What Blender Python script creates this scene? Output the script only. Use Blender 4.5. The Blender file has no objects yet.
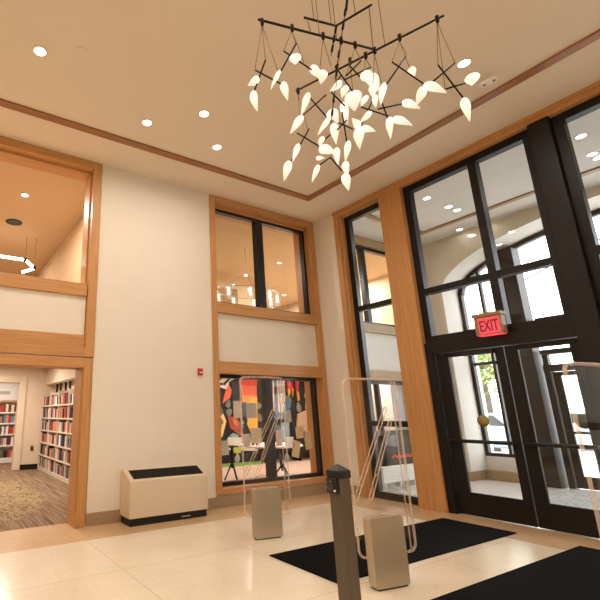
import bpy, bmesh, math, random
from mathutils import Vector, Matrix
random.seed(7)
S = bpy.context.scene
COL = S.collection
PI = math.pi

# ------------------------------------------------------------------ camera
F, CX, CY = 436.56, 187.565, 296.357
YAW, PITCH, ROLL = [math.radians(a) for a in (30.122, 14.907, -0.536)]
CAM = Vector((-7.165, -6.546, 1.53))
fw = Vector((math.sin(YAW)*math.cos(PITCH), math.cos(YAW)*math.cos(PITCH), math.sin(PITCH)))
rt0 = Vector((math.cos(YAW), -math.sin(YAW), 0)); up0 = rt0.cross(fw)
rt = rt0*math.cos(ROLL) + up0*math.sin(ROLL)
up = -rt0*math.sin(ROLL) + up0*math.cos(ROLL)
cd = bpy.data.cameras.new('camera'); cam = bpy.data.objects.new('camera', cd); COL.objects.link(cam)
cam.matrix_world = Matrix(((rt.x, up.x, -fw.x, CAM.x), (rt.y, up.y, -fw.y, CAM.y), (rt.z, up.z, -fw.z, CAM.z), (0, 0, 0, 1)))
cd.sensor_width = 36; cd.lens = F/600*36
cd.shift_x = (300-CX)/600; cd.shift_y = (CY-300)/600
cd.clip_start = .05; cd.clip_end = 300
S.camera = cam

def ray(px, py): return rt*(px-CX) - up*(py-CY) + fw*F
def on(px, py, ax, v):                       # the point of the plane axis=v seen at a pixel
    d = ray(px, py); return CAM + d*((v-CAM[ax])/d[ax])
def deep(px, py, t): return CAM + ray(px, py)*(t/F)

# ------------------------------------------------------------------ materials
def new_mat(name):
    m = bpy.data.materials.new(name); m.use_nodes = True
    nt = m.node_tree; nt.nodes.clear()
    out = nt.nodes.new('ShaderNodeOutputMaterial')
    return m, nt, out
def srgb(h):
    if isinstance(h, str):
        h = [int(h[i:i+2], 16)/255 for i in (0, 2, 4)]
    return tuple(c/12.92 if c <= .04045 else ((c+.055)/1.055)**2.4 for c in h)
def pbr(name, col, rough=.5, metal=0, spec=.5, noise=0, nscale=8, stretch=(1, 1, 1), bump=0, emit=0, ecol=None, coat=0):
    m, nt, out = new_mat(name)
    b = nt.nodes.new('ShaderNodeBsdfPrincipled')
    b.inputs['Roughness'].default_value = rough; b.inputs['Metallic'].default_value = metal
    b.inputs['Specular IOR Level'].default_value = spec
    b.inputs['Coat Weight'].default_value = coat
    nt.links.new(b.outputs[0], out.inputs[0])
    col = srgb(col) if isinstance(col, str) else col
    b.inputs['Base Color'].default_value = (*col, 1)
    if emit:
        b.inputs['Emission Color'].default_value = (*(ecol or col), 1); b.inputs['Emission Strength'].default_value = emit
    if noise or bump:
        g = nt.nodes.new('ShaderNodeNewGeometry'); mp = nt.nodes.new('ShaderNodeMapping')
        mp.inputs['Scale'].default_value = stretch
        nt.links.new(g.outputs['Position'], mp.inputs[0])
        n = nt.nodes.new('ShaderNodeTexNoise'); n.inputs['Scale'].default_value = nscale; n.inputs['Detail'].default_value = 5
        nt.links.new(mp.outputs[0], n.inputs['Vector'])
        if noise:
            r = nt.nodes.new('ShaderNodeValToRGB')
            r.color_ramp.elements[0].position = .3; r.color_ramp.elements[1].position = .7
            r.color_ramp.elements[0].color = (*[c*(1-noise) for c in col], 1)
            r.color_ramp.elements[1].color = (*[min(1, c*(1+noise)) for c in col], 1)
            nt.links.new(n.outputs['Fac'], r.inputs[0]); nt.links.new(r.outputs[0], b.inputs['Base Color'])
        if bump:
            bp = nt.nodes.new('ShaderNodeBump'); bp.inputs['Strength'].default_value = bump; bp.inputs['Distance'].default_value = .01
            nt.links.new(n.outputs['Fac'], bp.inputs['Height']); nt.links.new(bp.outputs[0], b.inputs['Normal'])
    return m
def glassy(name, tint=(.96, .97, .96), base=.04, amt=.55, rough=.0, milk=0, milkcol=(.8, .7, .6)):
    m, nt, out = new_mat(name)
    t = nt.nodes.new('ShaderNodeBsdfTransparent'); t.inputs[0].default_value = (*tint, 1)
    gl = nt.nodes.new('ShaderNodeBsdfGlossy'); gl.inputs['Roughness'].default_value = rough
    gl.inputs['Color'].default_value = (1, 1, 1, 1)
    lw = nt.nodes.new('ShaderNodeLayerWeight'); lw.inputs['Blend'].default_value = .5
    pw = nt.nodes.new('ShaderNodeMath'); pw.operation = 'POWER'; pw.inputs[1].default_value = 5
    ml = nt.nodes.new('ShaderNodeMath'); ml.operation = 'MULTIPLY_ADD'; ml.inputs[1].default_value = amt; ml.inputs[2].default_value = base
    nt.links.new(lw.outputs['Facing'], pw.inputs[0]); nt.links.new(pw.outputs[0], ml.inputs[0])
    mx = nt.nodes.new('ShaderNodeMixShader'); nt.links.new(ml.outputs[0], mx.inputs[0])
    nt.links.new(t.outputs[0], mx.inputs[1]); nt.links.new(gl.outputs[0], mx.inputs[2])
    last = mx
    if milk:
        d = nt.nodes.new('ShaderNodeBsdfDiffuse'); d.inputs[0].default_value = (*milkcol, 1)
        m2 = nt.nodes.new('ShaderNodeMixShader'); m2.inputs[0].default_value = milk
        nt.links.new(mx.outputs[0], m2.inputs[1]); nt.links.new(d.outputs[0], m2.inputs[2]); last = m2
    nt.links.new(last.outputs[0], out.inputs[0])
    return m
def lamp_mat(name, col, strength):
    m, nt, out = new_mat(name)
    e = nt.nodes.new('ShaderNodeEmission'); e.inputs[0].default_value = (*col, 1); e.inputs[1].default_value = strength
    nt.links.new(e.outputs[0], out.inputs[0]); return m
def wood(name, axis, a='B88250', b='CB985F'):
    m, nt, out = new_mat(name)
    bs = nt.nodes.new('ShaderNodeBsdfPrincipled'); bs.inputs['Roughness'].default_value = .42; bs.inputs['Specular IOR Level'].default_value = .35
    g = nt.nodes.new('ShaderNodeNewGeometry'); mp = nt.nodes.new('ShaderNodeMapping')
    sc = [16, 16, 16]; sc[axis] = .7; mp.inputs['Scale'].default_value = sc
    n = nt.nodes.new('ShaderNodeTexNoise'); n.inputs['Scale'].default_value = 2.2; n.inputs['Detail'].default_value = 6; n.inputs['Distortion'].default_value = .6
    r = nt.nodes.new('ShaderNodeValToRGB'); r.color_ramp.elements[0].position = .32; r.color_ramp.elements[1].position = .68
    r.color_ramp.elements[0].color = (*srgb(a), 1); r.color_ramp.elements[1].color = (*srgb(b), 1)
    nt.links.new(g.outputs['Position'], mp.inputs[0]); nt.links.new(mp.outputs[0], n.inputs['Vector'])
    nt.links.new(n.outputs['Fac'], r.inputs[0]); nt.links.new(r.outputs[0], bs.inputs['Base Color']); nt.links.new(bs.outputs[0], out.inputs[0])
    return m
def terrazzo(name, col, amt, rough, joint=None):
    m, nt, out = new_mat(name)
    bs = nt.nodes.new('ShaderNodeBsdfPrincipled'); bs.inputs['Roughness'].default_value = rough; bs.inputs['Specular IOR Level'].default_value = .5
    g = nt.nodes.new('ShaderNodeNewGeometry')
    v = nt.nodes.new('ShaderNodeTexVoronoi'); v.inputs['Scale'].default_value = 55
    n = nt.nodes.new('ShaderNodeTexNoise'); n.inputs['Scale'].default_value = 1.3; n.inputs['Detail'].default_value = 4
    nt.links.new(g.outputs['Position'], v.inputs['Vector']); nt.links.new(g.outputs['Position'], n.inputs['Vector'])
    r = nt.nodes.new('ShaderNodeValToRGB'); c = srgb(col)
    r.color_ramp.elements[0].color = (*[x*(1-amt) for x in c], 1); r.color_ramp.elements[1].color = (*[min(1, x*(1+amt)) for x in c], 1)
    nt.links.new(v.outputs['Color'], r.inputs[0])
    r2 = nt.nodes.new('ShaderNodeValToRGB'); r2.color_ramp.elements[0].position = .35; r2.color_ramp.elements[1].position = .65
    r2.color_ramp.elements[0].color = (.93, .92, .9, 1); r2.color_ramp.elements[1].color = (1, 1, 1, 1)
    nt.links.new(n.outputs['Fac'], r2.inputs[0])
    mu = nt.nodes.new('ShaderNodeMix'); mu.data_type = 'RGBA'; mu.blend_type = 'MULTIPLY'; mu.inputs['Factor'].default_value = 1
    nt.links.new(r.outputs[0], mu.inputs['A']); nt.links.new(r2.outputs[0], mu.inputs['B'])
    last = mu.outputs['Result']
    if joint:
        br = nt.nodes.new('ShaderNodeTexBrick'); br.offset = 0; br.inputs['Scale'].default_value = 1
        br.inputs['Brick Width'].default_value = joint; br.inputs['Row Height'].default_value = joint; br.inputs['Mortar Size'].default_value = .004
        br.inputs['Color1'].default_value = br.inputs['Color2'].default_value = (1, 1, 1, 1); br.inputs['Mortar'].default_value = (.72, .68, .62, 1)
        mp = nt.nodes.new('ShaderNodeMapping'); mp.inputs['Location'].default_value = (.75, 1.9, 0)
        nt.links.new(g.outputs['Position'], mp.inputs[0]); nt.links.new(mp.outputs[0], br.inputs['Vector'])
        m2 = nt.nodes.new('ShaderNodeMix'); m2.data_type = 'RGBA'; m2.blend_type = 'MULTIPLY'; m2.inputs['Factor'].default_value = 1
        nt.links.new(last, m2.inputs['A']); nt.links.new(br.outputs['Color'], m2.inputs['B']); last = m2.outputs['Result']
    nt.links.new(last, bs.inputs['Base Color']); nt.links.new(bs.outputs[0], out.inputs[0])
    return m
def carpet_mat():
    m, nt, out = new_mat('striped_carpet')
    bs = nt.nodes.new('ShaderNodeBsdfPrincipled'); bs.inputs['Roughness'].default_value = .95; bs.inputs['Specular IOR Level'].default_value = .1
    g = nt.nodes.new('ShaderNodeNewGeometry'); mp = nt.nodes.new('ShaderNodeMapping'); mp.inputs['Scale'].default_value = (46, .9, 1)
    n = nt.nodes.new('ShaderNodeTexNoise'); n.inputs['Scale'].default_value = 1; n.inputs['Detail'].default_value = 3
    nt.links.new(g.outputs['Position'], mp.inputs[0]); nt.links.new(mp.outputs[0], n.inputs['Vector'])
    r = nt.nodes.new('ShaderNodeValToRGB'); r.color_ramp.elements[0].position = .4; r.color_ramp.elements[1].position = .6
    r.color_ramp.elements[0].color = (*srgb('6E5A46'), 1); r.color_ramp.elements[1].color = (*srgb('9C8266'), 1)
    nt.links.new(n.outputs['Fac'], r.inputs[0])
    # woven pale patch with a dark curly figure
    n2 = nt.nodes.new('ShaderNodeTexNoise'); n2.inputs['Scale'].default_value = 5.5; n2.inputs['Distortion'].default_value = 2.2; n2.inputs['Detail'].default_value = 2
    mp2 = nt.nodes.new('ShaderNodeMapping'); mp2.inputs['Scale'].default_value = (1.6, 1.2, 1)
    nt.links.new(g.outputs['Position'], mp2.inputs[0]); nt.links.new(mp2.outputs[0], n2.inputs['Vector'])
    r2 = nt.nodes.new('ShaderNodeValToRGB'); r2.color_ramp.elements[0].position = .42; r2.color_ramp.elements[1].position = .48
    r2.color_ramp.elements[0].color = (*srgb('6A5640'), 1); r2.color_ramp.elements[1].color = (*srgb('A08A68'), 1)
    nt.links.new(n2.outputs['Fac'], r2.inputs[0])
    # patch mask: ellipse about a floor point, ragged edge
    sb = nt.nodes.new('ShaderNodeVectorMath'); sb.operation = 'SUBTRACT'; c = on(-8, 503, 2, 0); c.y += .9; sb.inputs[1].default_value = (c.x, c.y, 0)
    dv = nt.nodes.new('ShaderNodeVectorMath'); dv.operation = 'DIVIDE'; dv.inputs[1].default_value = (1.05, 2.6, 1)
    ln = nt.nodes.new('ShaderNodeVectorMath'); ln.operation = 'LENGTH'
    nt.links.new(g.outputs['Position'], sb.inputs[0]); nt.links.new(sb.outputs[0], dv.inputs[0]); nt.links.new(dv.outputs[0], ln.inputs[0])
    ad = nt.nodes.new('ShaderNodeMath'); ad.operation = 'ADD'
    n3 = nt.nodes.new('ShaderNodeTexNoise'); n3.inputs['Scale'].default_value = 3
    nt.links.new(g.outputs['Position'], n3.inputs['Vector'])
    nt.links.new(ln.outputs['Value'], ad.inputs[0]); nt.links.new(n3.outputs['Fac'], ad.inputs[1])
    lt = nt.nodes.new('ShaderNodeMath'); lt.operation = 'LESS_THAN'; lt.inputs[1].default_value = 1.4
    nt.links.new(ad.outputs[0], lt.inputs[0])
    mx = nt.nodes.new('ShaderNodeMix'); mx.data_type = 'RGBA'
    nt.links.new(lt.outputs[0], mx.inputs['Factor']); nt.links.new(r.outputs[0], mx.inputs['A']); nt.links.new(r2.outputs[0], mx.inputs['B'])
    nt.links.new(mx.outputs['Result'], bs.inputs['Base Color']); nt.links.new(bs.outputs[0], out.inputs[0])
    return m

WALL = pbr('cream_paint', 'E6DCCB', .75, spec=.25, noise=.012, nscale=3)
CEIL = pbr('ceiling_paint', 'E8D9C2', .85, spec=.2)
VWALL = pbr('pale_grey_paint', 'E6E2DA', .8, spec=.2)
VTAN = pbr('tan_grey_paint', 'D3CAB9', .8, spec=.2)
VCEIL = pbr('white_paint', 'DAD7D1', .85, spec=.2)
WX, WY, WZ = wood('oak_x', 0), wood('oak_y', 1), wood('oak_z', 2)
DX, DY = wood('stained_oak_x', 0, '90603A', 'A67246'), wood('stained_oak_y', 1, '90603A', 'A67246')
TERR = terrazzo('cream_terrazzo', 'E9DCC3', .06, .2, 1.5)
TERRB = terrazzo('brown_terrazzo', 'D0AF86', .12, .24)
TERRV = terrazzo('grey_terrazzo', 'D0CDC8', .08, .22)
BASEB = terrazzo('brown_terrazzo_base', 'A48B6B', .16, .45)
CARPET = carpet_mat()
BRONZE = pbr('dark_bronze', '140F0C', .45, .0, .3)
BLACKF = pbr('black_frame', '0B0B0C', .28, .0, .55)
BLACK = pbr('black_plastic', '0C0B0B', .4)
MATB = pbr('black_mat', '090808', .95, spec=.1, noise=.35, nscale=60, bump=.3)
GLASS = glassy('clear_glass')
ACRYL = glassy('clear_acrylic', (.985, .98, .97), .02, .5)
ACRE = glassy('acrylic_edge', (.97, .94, .91), .05, .4, .1, milk=.3, milkcol=(.86, .68, .54))
STEEL = pbr('champagne_metal', 'B9AA92', .4, .45, noise=.04, nscale=30, stretch=(1, 1, 12))
STEELD = pbr('bronze_grey_metal', '62564A', .4, .5, noise=.05, nscale=20, stretch=(8, 8, 1))
PUTTY = pbr('putty_enamel', 'D8C5A8', .42, noise=.01)
RED = pbr('red_plastic', 'C22A22', .35)
WHITE = pbr('white_plastic', 'EFEDE8', .45)
SHELFM = pbr('cream_shelf_metal', 'D9C9B1', .5)
BRASS = pbr('brass', 'B08A3A', .3, .9)
def leaf_mat():
    m, nt, out = new_mat('glowing_porcelain')
    b = nt.nodes.new('ShaderNodeBsdfPrincipled'); b.inputs['Base Color'].default_value = (.8, .74, .66, 1); b.inputs['Roughness'].default_value = .4
    b.inputs['Emission Color'].default_value = (1, .84, .68, 1)
    at = nt.nodes.new('ShaderNodeAttribute'); at.attribute_name = 'glow'       # lit from the lamp at the stalk
    nt.links.new(at.outputs['Fac'], b.inputs['Emission Strength']); nt.links.new(b.outputs[0], out.inputs[0]); return m
LEAF = leaf_mat()
DL = lamp_mat('downlight_lens', (1, .90, .80), 6)
TUBE = lamp_mat('linear_tube_lens', (1, .88, .76), 7)
ROD = pbr('blackened_brass', '1A120D', .4, .6)
CABLE = pbr('brown_cable', '8E6E4C', .5)

# ------------------------------------------------------------------ mesh building
class MB:
    def __init__(s): s.v = []; s.f = []; s.m = []; s.sm = []
    def add(s, vs, fs, mi=0, smooth=False):
        o = len(s.v); s.v += [tuple(v) for v in vs]
        for f in fs: s.f.append([i+o for i in f]); s.m.append(mi); s.sm.append(smooth)
        return s
    def box(s, x0, x1, y0, y1, z0, z1, mi=0):
        x0, x1 = sorted((x0, x1)); y0, y1 = sorted((y0, y1)); z0, z1 = sorted((z0, z1))
        v = [(x0, y0, z0), (x1, y0, z0), (x1, y1, z0), (x0, y1, z0), (x0, y0, z1), (x1, y0, z1), (x1, y1, z1), (x0, y1, z1)]
        return s.add(v, [(0, 3, 2, 1), (4, 5, 6, 7), (0, 1, 5, 4), (1, 2, 6, 5), (2, 3, 7, 6), (3, 0, 4, 7)], mi)
    def prism(s, pts, ax, a, b, mi=0, smooth=False):
        n = len(pts); vs = []
        for t in (a, b):
            for p in pts:
                q = list(p); q.insert(ax, t); vs.append(q)
        fs = [list(range(n))[::-1], list(range(n, 2*n))]
        s.add(vs, fs, mi)
        s.f += [[len(s.v)-2*n+i, len(s.v)-2*n+(i+1) % n, len(s.v)-n+(i+1) % n, len(s.v)-n+i] for i in range(n)]
        s.m += [mi]*n; s.sm += [smooth]*n
        return s
    def tube(s, path, r, n=8, mi=0, closed=False):
        path = [Vector(p) for p in path]; k = len(path); vs = []
        rr = r if isinstance(r, (list, tuple)) else [r]*k
        ref = None
        for i, p in enumerate(path):
            if closed: d = (path[(i+1) % k]-path[i-1])
            else: d = path[min(i+1, k-1)]-path[max(i-1, 0)]
            d.normalize()
            if ref is None:
                ref = d.cross(Vector((0, 0, 1)) if abs(d.z) < .9 else Vector((1, 0, 0))).normalized()
            a = (ref-d*ref.dot(d)).normalized(); ref = a; b = d.cross(a)
            for j in range(n):
                t = 2*PI*j/n; vs.append(p+(a*math.cos(t)+b*math.sin(t))*rr[i])
        fs = []
        for i in range(k if closed else k-1):
            for j in range(n):
                i2 = (i+1) % k
                fs.append((i*n+j, i*n+(j+1) % n, i2*n+(j+1) % n, i2*n+j))
        s.add(vs, fs, mi, True)
        if not closed:
            o = len(s.v)-k*n
            s.f += [[o+j for j in range(n)][::-1], [o+(k-1)*n+j for j in range(n)]]; s.m += [mi]*2; s.sm += [False]*2
        return s
    def lathe(s, prof, n=20, c=(0, 0, 0), ax=(0, 0, 1), mi=0, flat=1.0, cap=True):
        ax = Vector(ax).normalized(); c = Vector(c)
        a = ax.cross(Vector((0, 0, 1)) if abs(ax.z) < .9 else Vector((1, 0, 0))).normalized(); b = ax.cross(a)
        vs = []
        for r, z in prof:
            for j in range(n):
                t = 2*PI*j/n; vs.append(c+ax*z+(a*math.cos(t)+b*math.sin(t)*flat)*r)
        k = len(prof); fs = []
        for i in range(k-1):
            for j in range(n): fs.append((i*n+j, i*n+(j+1) % n, (i+1)*n+(j+1) % n, (i+1)*n+j))
        s.add(vs, fs, mi, True)
        o = len(s.v)-k*n
        if cap: s.f += [[o+j for j in range(n)][::-1], [o+(k-1)*n+j for j in range(n)]]; s.m += [mi]*2; s.sm += [True]*2
        return s
    def build(s, name, mats, parent=None, bevel=0, org=None, seg=2):
        """world coordinates in; the mesh is stored about its parent's (or its own) origin"""
        mats = mats if isinstance(mats, (list, tuple)) else [mats]
        if parent is not None: o = parent['_o']
        elif org is not None: o = org
        else:
            xs, ys, zs = zip(*s.v); o = ((min(xs)+max(xs))/2, (min(ys)+max(ys))/2, min(zs))
        me = bpy.data.meshes.new(name)
        me.from_pydata([(x-o[0], y-o[1], z-o[2]) for x, y, z in s.v], [], s.f)
        for m in mats: me.materials.append(m)
        for p, mi, sm in zip(me.polygons, s.m, s.sm): p.material_index = mi; p.use_smooth = sm
        bm = bmesh.new(); bm.from_mesh(me); bmesh.ops.recalc_face_normals(bm, faces=bm.faces); bm.to_mesh(me); bm.free()
        ob = bpy.data.objects.new(name, me); COL.objects.link(ob)
        if parent is not None: ob.parent = parent
        else: ob.location = o
        ob['_o'] = list(o)
        if bevel:
            b = ob.modifiers.new('bevel', 'BEVEL'); b.width = bevel; b.segments = seg; b.limit_method = 'ANGLE'; b.angle_limit = math.radians(40)
        return ob
def B(*a): return MB().box(*a)
def tag(o, label, cat, group=None, kind=None):
    o['label'] = label; o['category'] = cat
    if group: o['group'] = group
    if kind: o['kind'] = kind
    return o
def thing(name, label, cat, loc, rotz=0, group=None):
    o = bpy.data.objects.new(name, None); COL.objects.link(o); o.empty_display_size = .1
    o.location = loc; o.rotation_euler = (0, 0, rotz)
    o['_o'] = [0, 0, 0] if rotz else list(loc)
    return tag(o, label, cat, group)
def local(o): o['_o'] = [0, 0, 0]; return o
def struct(name, mb, mats, bevel=0):
    o = mb.build(name, mats, bevel=bevel); o['kind'] = 'structure'; return o
def srt(name, loc):                       # a structure root that parents its parts
    o = bpy.data.objects.new(name, None); COL.objects.link(o); o.location = loc; o['_o'] = list(loc); o['kind'] = 'structure'; return o
def dup(root, loc, label=None, group=None):
    r = root.copy(); COL.objects.link(r); r.location = loc
    if label: r['label'] = label
    if group: r['group'] = group
    for ch in list(root.children):
        c = ch.copy(); COL.objects.link(c); c.parent = r
        for g in ch.children:
            d = g.copy(); COL.objects.link(d); d.parent = c
    return r
def area(loc, power, size, col, direction=(0, 0, -1), spread=180):
    l = bpy.data.lights.new('lamp', 'AREA'); l.shape = 'DISK'; l.size = size; l.energy = power; l.color = col; l.spread = math.radians(spread)
    o = bpy.data.objects.new('lamp', l); COL.objects.link(o); o.location = loc
    o.rotation_euler = Vector(direction).to_track_quat('-Z', 'Y').to_euler()
    return o

H = 5.69
WARM = (1, .885, .80)
T = .35                                     # wall thickness
# ================================================================== HALL SHELL
fl = MB().box(-11.5, -.78, -8.02, -.68, -.1, 0)
struct('floor', fl, TERR)
bd = MB().box(-11.5, 0.12, -.68, 0.0, -.1, 0).box(-.78, .12, -8.76, -.68, -.1, 0).box(-11.5, -.78, -8.76, -8.02, -.1, 0)
struct('trim_1', bd, TERRB)
th = MB().box(-7.66, -5.2, 0, .36, -.1, .0)
struct('trim_2', th, TERRB)                # stone threshold of the library doorway
struct('ceiling', MB().box(-11.5, .2, -8.76, .0, H, H+.2), CEIL)
x0, x1, y0, y1 = -10.6, -.95, -7.98, -.78; w = .14; zb = H-.028
rg = MB().box(x0, x1, y1-w, y1, zb, H).box(x0, x1, y0, y0+w, zb, H)
struct('trim_3', rg, DX, .006)
rg = MB().box(x1-w, x1, y0+w, y1-w, zb, H).box(x0, x0+w, y0+w, y1-w, zb, H)
struct('trim_4', rg, DY, .006)
# back wall, openings left clear
wb = MB().box(-11.5, -7.85, 0, T, 0, H).box(-5.05, -2.86, 0, T, 0, H).box(-.06, 0.0, 0, T, 0, H)
wb.box(-2.86, -.06, 0, T, 0, .208).box(-2.74, -.18, .06, T, 2.42, 3.32)
wb.box(-7.7, -5.2, .05, T, 2.5, 3.4)
struct('wall_back', wb, WALL)
wr = MB().box(0, .3, -.575, T, 0, H).box(0, .3, -8.76, -8.185, 0, H)
struct('wall_right', wr, WALL)
struct('wall_left', MB().box(-11.8, -11.5, -8.76, T, 0, H), WALL)
struct('wall_front', MB().box(-11.8, .3, -9.06, -8.76, 0, H), WALL)
bb = MB().box(-11.5, -7.85, -.012, 0, 0, .17).box(-5.05, -2.86, -.012, 0, 0, .17).box(-2.86, -.06, -.012, 0, 0, .19).box(-.06, -.012, -.012, 0, 0, .17)
struct('baseboard_back', bb, BASEB)
struct('baseboard_right', MB().box(-.012, 0, -.575, -.012, 0, .17), BASEB)
# ---- left opening: oak casing, upper picture frame over the doorway frame
cz = MB()
cz.box(-5.19, -5.05, -.03, .10, 2.36, H).box(-7.85, -7.71, -.03, .10, 2.36, H)
cz.box(-5.2, -5.075, -.025, T+.03, 0, 2.34).box(-7.825, -7.7, -.025, T+.03, 0, 2.34)
cz.box(-5.215, -5.15, .10, T+.03, 3.5, H).box(-7.75, -7.685, .10, T+.03, 3.5, H)
cz.box(-5.075, -5.05, 0, T, 0, 2.36).box(-7.85, -7.825, 0, T, 0, 2.36)
cz.box(-5.215, -5.19, .02, T+.03, 0, 2.2).box(-7.71, -7.685, .02, T+.03, 0, 2.2)
cz.box(-5.215, -5.185, -.035, .02, 0, .2).box(-7.715, -7.685, -.035, .02, 0, .2)
struct('trim_5', cz, WZ, .006)
cz = MB()
cz.box(-7.71, -5.19, -.03, .10, 5.55, H).box(-7.71, -5.19, -.03, .06, 2.36, 2.5).box(-7.71, -5.19, .015, .06, 2.5, 2.7)
cz.box(-7.7, -5.2, .0, T+.03, 3.32, 3.52).box(-7.71, -5.19, .10, T+.03, 5.5, H)
cz.box(-7.7, -5.2, -.025, T+.03, 2.2, 2.34)
struct('trim_6', cz, WX, .006)
# ---- right-hand back window: oak casing
cz = MB().box(-2.86, -2.74, -.03, .12, .208, H).box(-.18, -.06, -.03, .12, .208, H)
cz.box(-2.76, -2.70, .10, T+.12, 3.5, 5.6).box(-.22, -.16, .10, T+.12, 3.5, 5.6).box(-2.76, -2.70, .10, T+.12, .3, 2.2).box(-.22, -.16, .10, T+.12, .3, 2.2)
struct('trim_7', cz, WZ, .006)
cz = MB().box(-2.74, -.18, -.03, .12, 5.56, H).box(-2.74, -.18, -.02, T+.12, 3.32, 3.52).box(-2.74, -.18, -.02, T+.12, 2.2, 2.42).box(-2.74, -.18, -.03, T+.12, .208, .30).box(-2.74, -.18, .1, T+.12, 5.5, H)
struct('trim_8', cz, WX, .006)

def window(name, plane, ax, a0, a1, z0, z1, mull=(), trans=(), fwid=.07, mw=.1, mat=BLACKF, dep=.11, glass=True):
    """a framed glazed window standing in the plane axis=plane; a is the other horizontal axis"""
    a0, a1 = sorted((a0, a1))
    r = srt(name, ((plane, (a0+a1)/2, z0) if ax == 0 else ((a0+a1)/2, plane, z0)))
    def bx(mb, p0, p1, q0, q1, s0, s1):
        return mb.box(p0, p1, q0, q1, s0, s1) if ax == 0 else mb.box(q0, q1, p0, p1, s0, s1)
    f = MB()
    p0, p1 = plane, plane+dep
    bx(f, p0, p1, a0, a0+fwid, z0, z1); bx(f, p0, p1, a1-fwid, a1, z0, z1)
    bx(f, p0, p1, a0+fwid, a1-fwid, z0, z0+fwid); bx(f, p0, p1, a0+fwid, a1-fwid, z1-fwid, z1)
    f.build('frame', mat, r, .004)
    for c in mull:
        m = MB(); bx(m, p0-.01, p1, c-mw/2, c+mw/2, z0+fwid, z1-fwid); m.build('mullion', mat, r, .004)
    for c in trans:
        m = MB()
        ys = [a0+fwid]+sorted(mull)+[a1-fwid]
        for i in range(len(ys)-1):
            bx(m, p0, p1, ys[i]+(mw/2 if i else 0), ys[i+1]-(mw/2 if i < len(ys)-2 else 0), c-.05, c+.05)
        m.build('transom', mat, r, .003)
    if glass:
        ys = [a0+fwid]+sorted(mull)+[a1-fwid]; zs = [z0+fwid]+sorted(trans)+[z1-fwid]
        for i in range(len(ys)-1):
            for k in range(len(zs)-1):
                m = MB(); pm = plane+dep*.6
                if ax == 0: vs = [(pm, ys[i], zs[k]), (pm, ys[i+1], zs[k]), (pm, ys[i+1], zs[k+1]), (pm, ys[i], zs[k+1])]
                else: vs = [(ys[i], pm, zs[k]), (ys[i+1], pm, zs[k]), (ys[i+1], pm, zs[k+1]), (ys[i], pm, zs[k+1])]
                m.add(vs, [(0, 1, 2, 3)]); m.build('glass_pane', GLASS, r)
    return r
window('window_1', .13, 1, -2.70, -.22, 3.52, 5.5, mull=(-1.53,), fwid=.055, mw=.19)
window('window_2', .13, 1, -2.70, -.22, .30, 2.2, mull=(-1.5,), fwid=.065, mw=.17)

# ---- right wall: oak casing, column, bronze curtain wall with doors
cz = MB().box(-.03, .12, -.70, -.575, 0, H).box(-.03, .12, -8.185, -8.06, 0, H).box(.0, .25, -.745, -.70, 0, 5.56)
struct('trim_9', cz, WZ, .006)
struct('trim_10', MB().box(-.03, .12, -8.06, -.70, 5.56, H).box(-.055, -.03, -8.185, -.575, H-.05, H), WY, .006)
for n, (a, b) in (('trim_11', (-2.17, -1.705)), ('trim_12', (-7.055, -6.59))):
    struct(n, MB().box(-.04, .28, a, b, 0, 5.56), WZ, .008)
window('window_3', .12, 0, -1.72, -.74, 0.0, 5.56, trans=(1.30, 3.52), fwid=.12)
window('window_4', .06, 0, -4.24, -2.17, 2.62, 5.56, mull=(-3.38,), trans=(3.52,), fwid=.12, mw=.12, mat=BRONZE, dep=.14)
window('window_5', .06, 0, -6.59, -4.50, 2.62, 5.56, mull=(-5.38,), trans=(3.52,), fwid=.12, mw=.12, mat=BRONZE, dep=.14)
window('window_6', .12, 0, -8.06, -7.055, 0.0, 5.56, trans=(1.30, 3.52), fwid=.12)
struct('trim_13', MB().box(-.05, .26, -4.50, -4.24, 0, 5.56).box(0, .22, -2.30, -2.17, 0, 2.62).box(0, .22, -6.59, -6.46, 0, 2.62)
       .box(0, .22, -4.24, -2.30, 2.44, 2.62).box(0, .22, -6.46, -4.50, 2.44, 2.62), BRONZE, .008)
def door(name, x, ya, yb, z1, gy0, gy1, gz0, gz1, glassparts=True, bar=True, disc=True, hinge=-1, closer=False, mat=BRONZE, dep=.05):
    r = srt(name, (x, (ya+yb)/2, .01))
    f = MB().box(x, x+dep, ya, gy0, .01, z1).box(x, x+dep, gy1, yb, .01, z1).box(x, x+dep, gy0, gy1, .01, gz0).box(x, x+dep, gy0, gy1, gz1, z1)
    f.build('leaf_frame', mat, r, .003)
    g = MB(); xm = x+dep/2
    g.add([(xm, gy0, gz0), (xm, gy1, gz0), (xm, gy1, gz1), (xm, gy0, gz1)], [(0, 1, 2, 3)]); g.build('glass_pane', GLASS, r)
    if bar:
        b = MB().tube([(x-.055, ya+.05, 1.07), (x-.055, yb-.05, 1.07)], .028, 10)
        for yy in (ya+.09, yb-.09): b.box(x-.055, x, yy-.02, yy+.02, 1.05, 1.09)
        b.build('push_bar', BLACK, r)
    if closer:
        c = MB().box(x-.07, x, ya+.12, ya+.55, z1-.085, z1-.025).tube([(x-.05, ya+.5, z1-.055), (x-.12, ya+.8, z1-.015), (x-.03, yb-.1, z1-.03)], .009, 6)
        c.build('door_closer', BLACK, r)
    return r
door('door_1', .07, -3.32, -2.31, 2.43, -3.20, -2.50, .33, 2.36, closer=True)
door('door_2', .07, -4.23, -3.335, 2.43, -4.10, -3.50, .33, 2.36)
door('door_3', .07, -5.42, -4.51, 2.43, -5.26, -4.66, .33, 2.36)
door('door_4', .07, -6.45, -5.435, 2.43, -6.26, -5.56, .33, 2.36)
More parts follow.
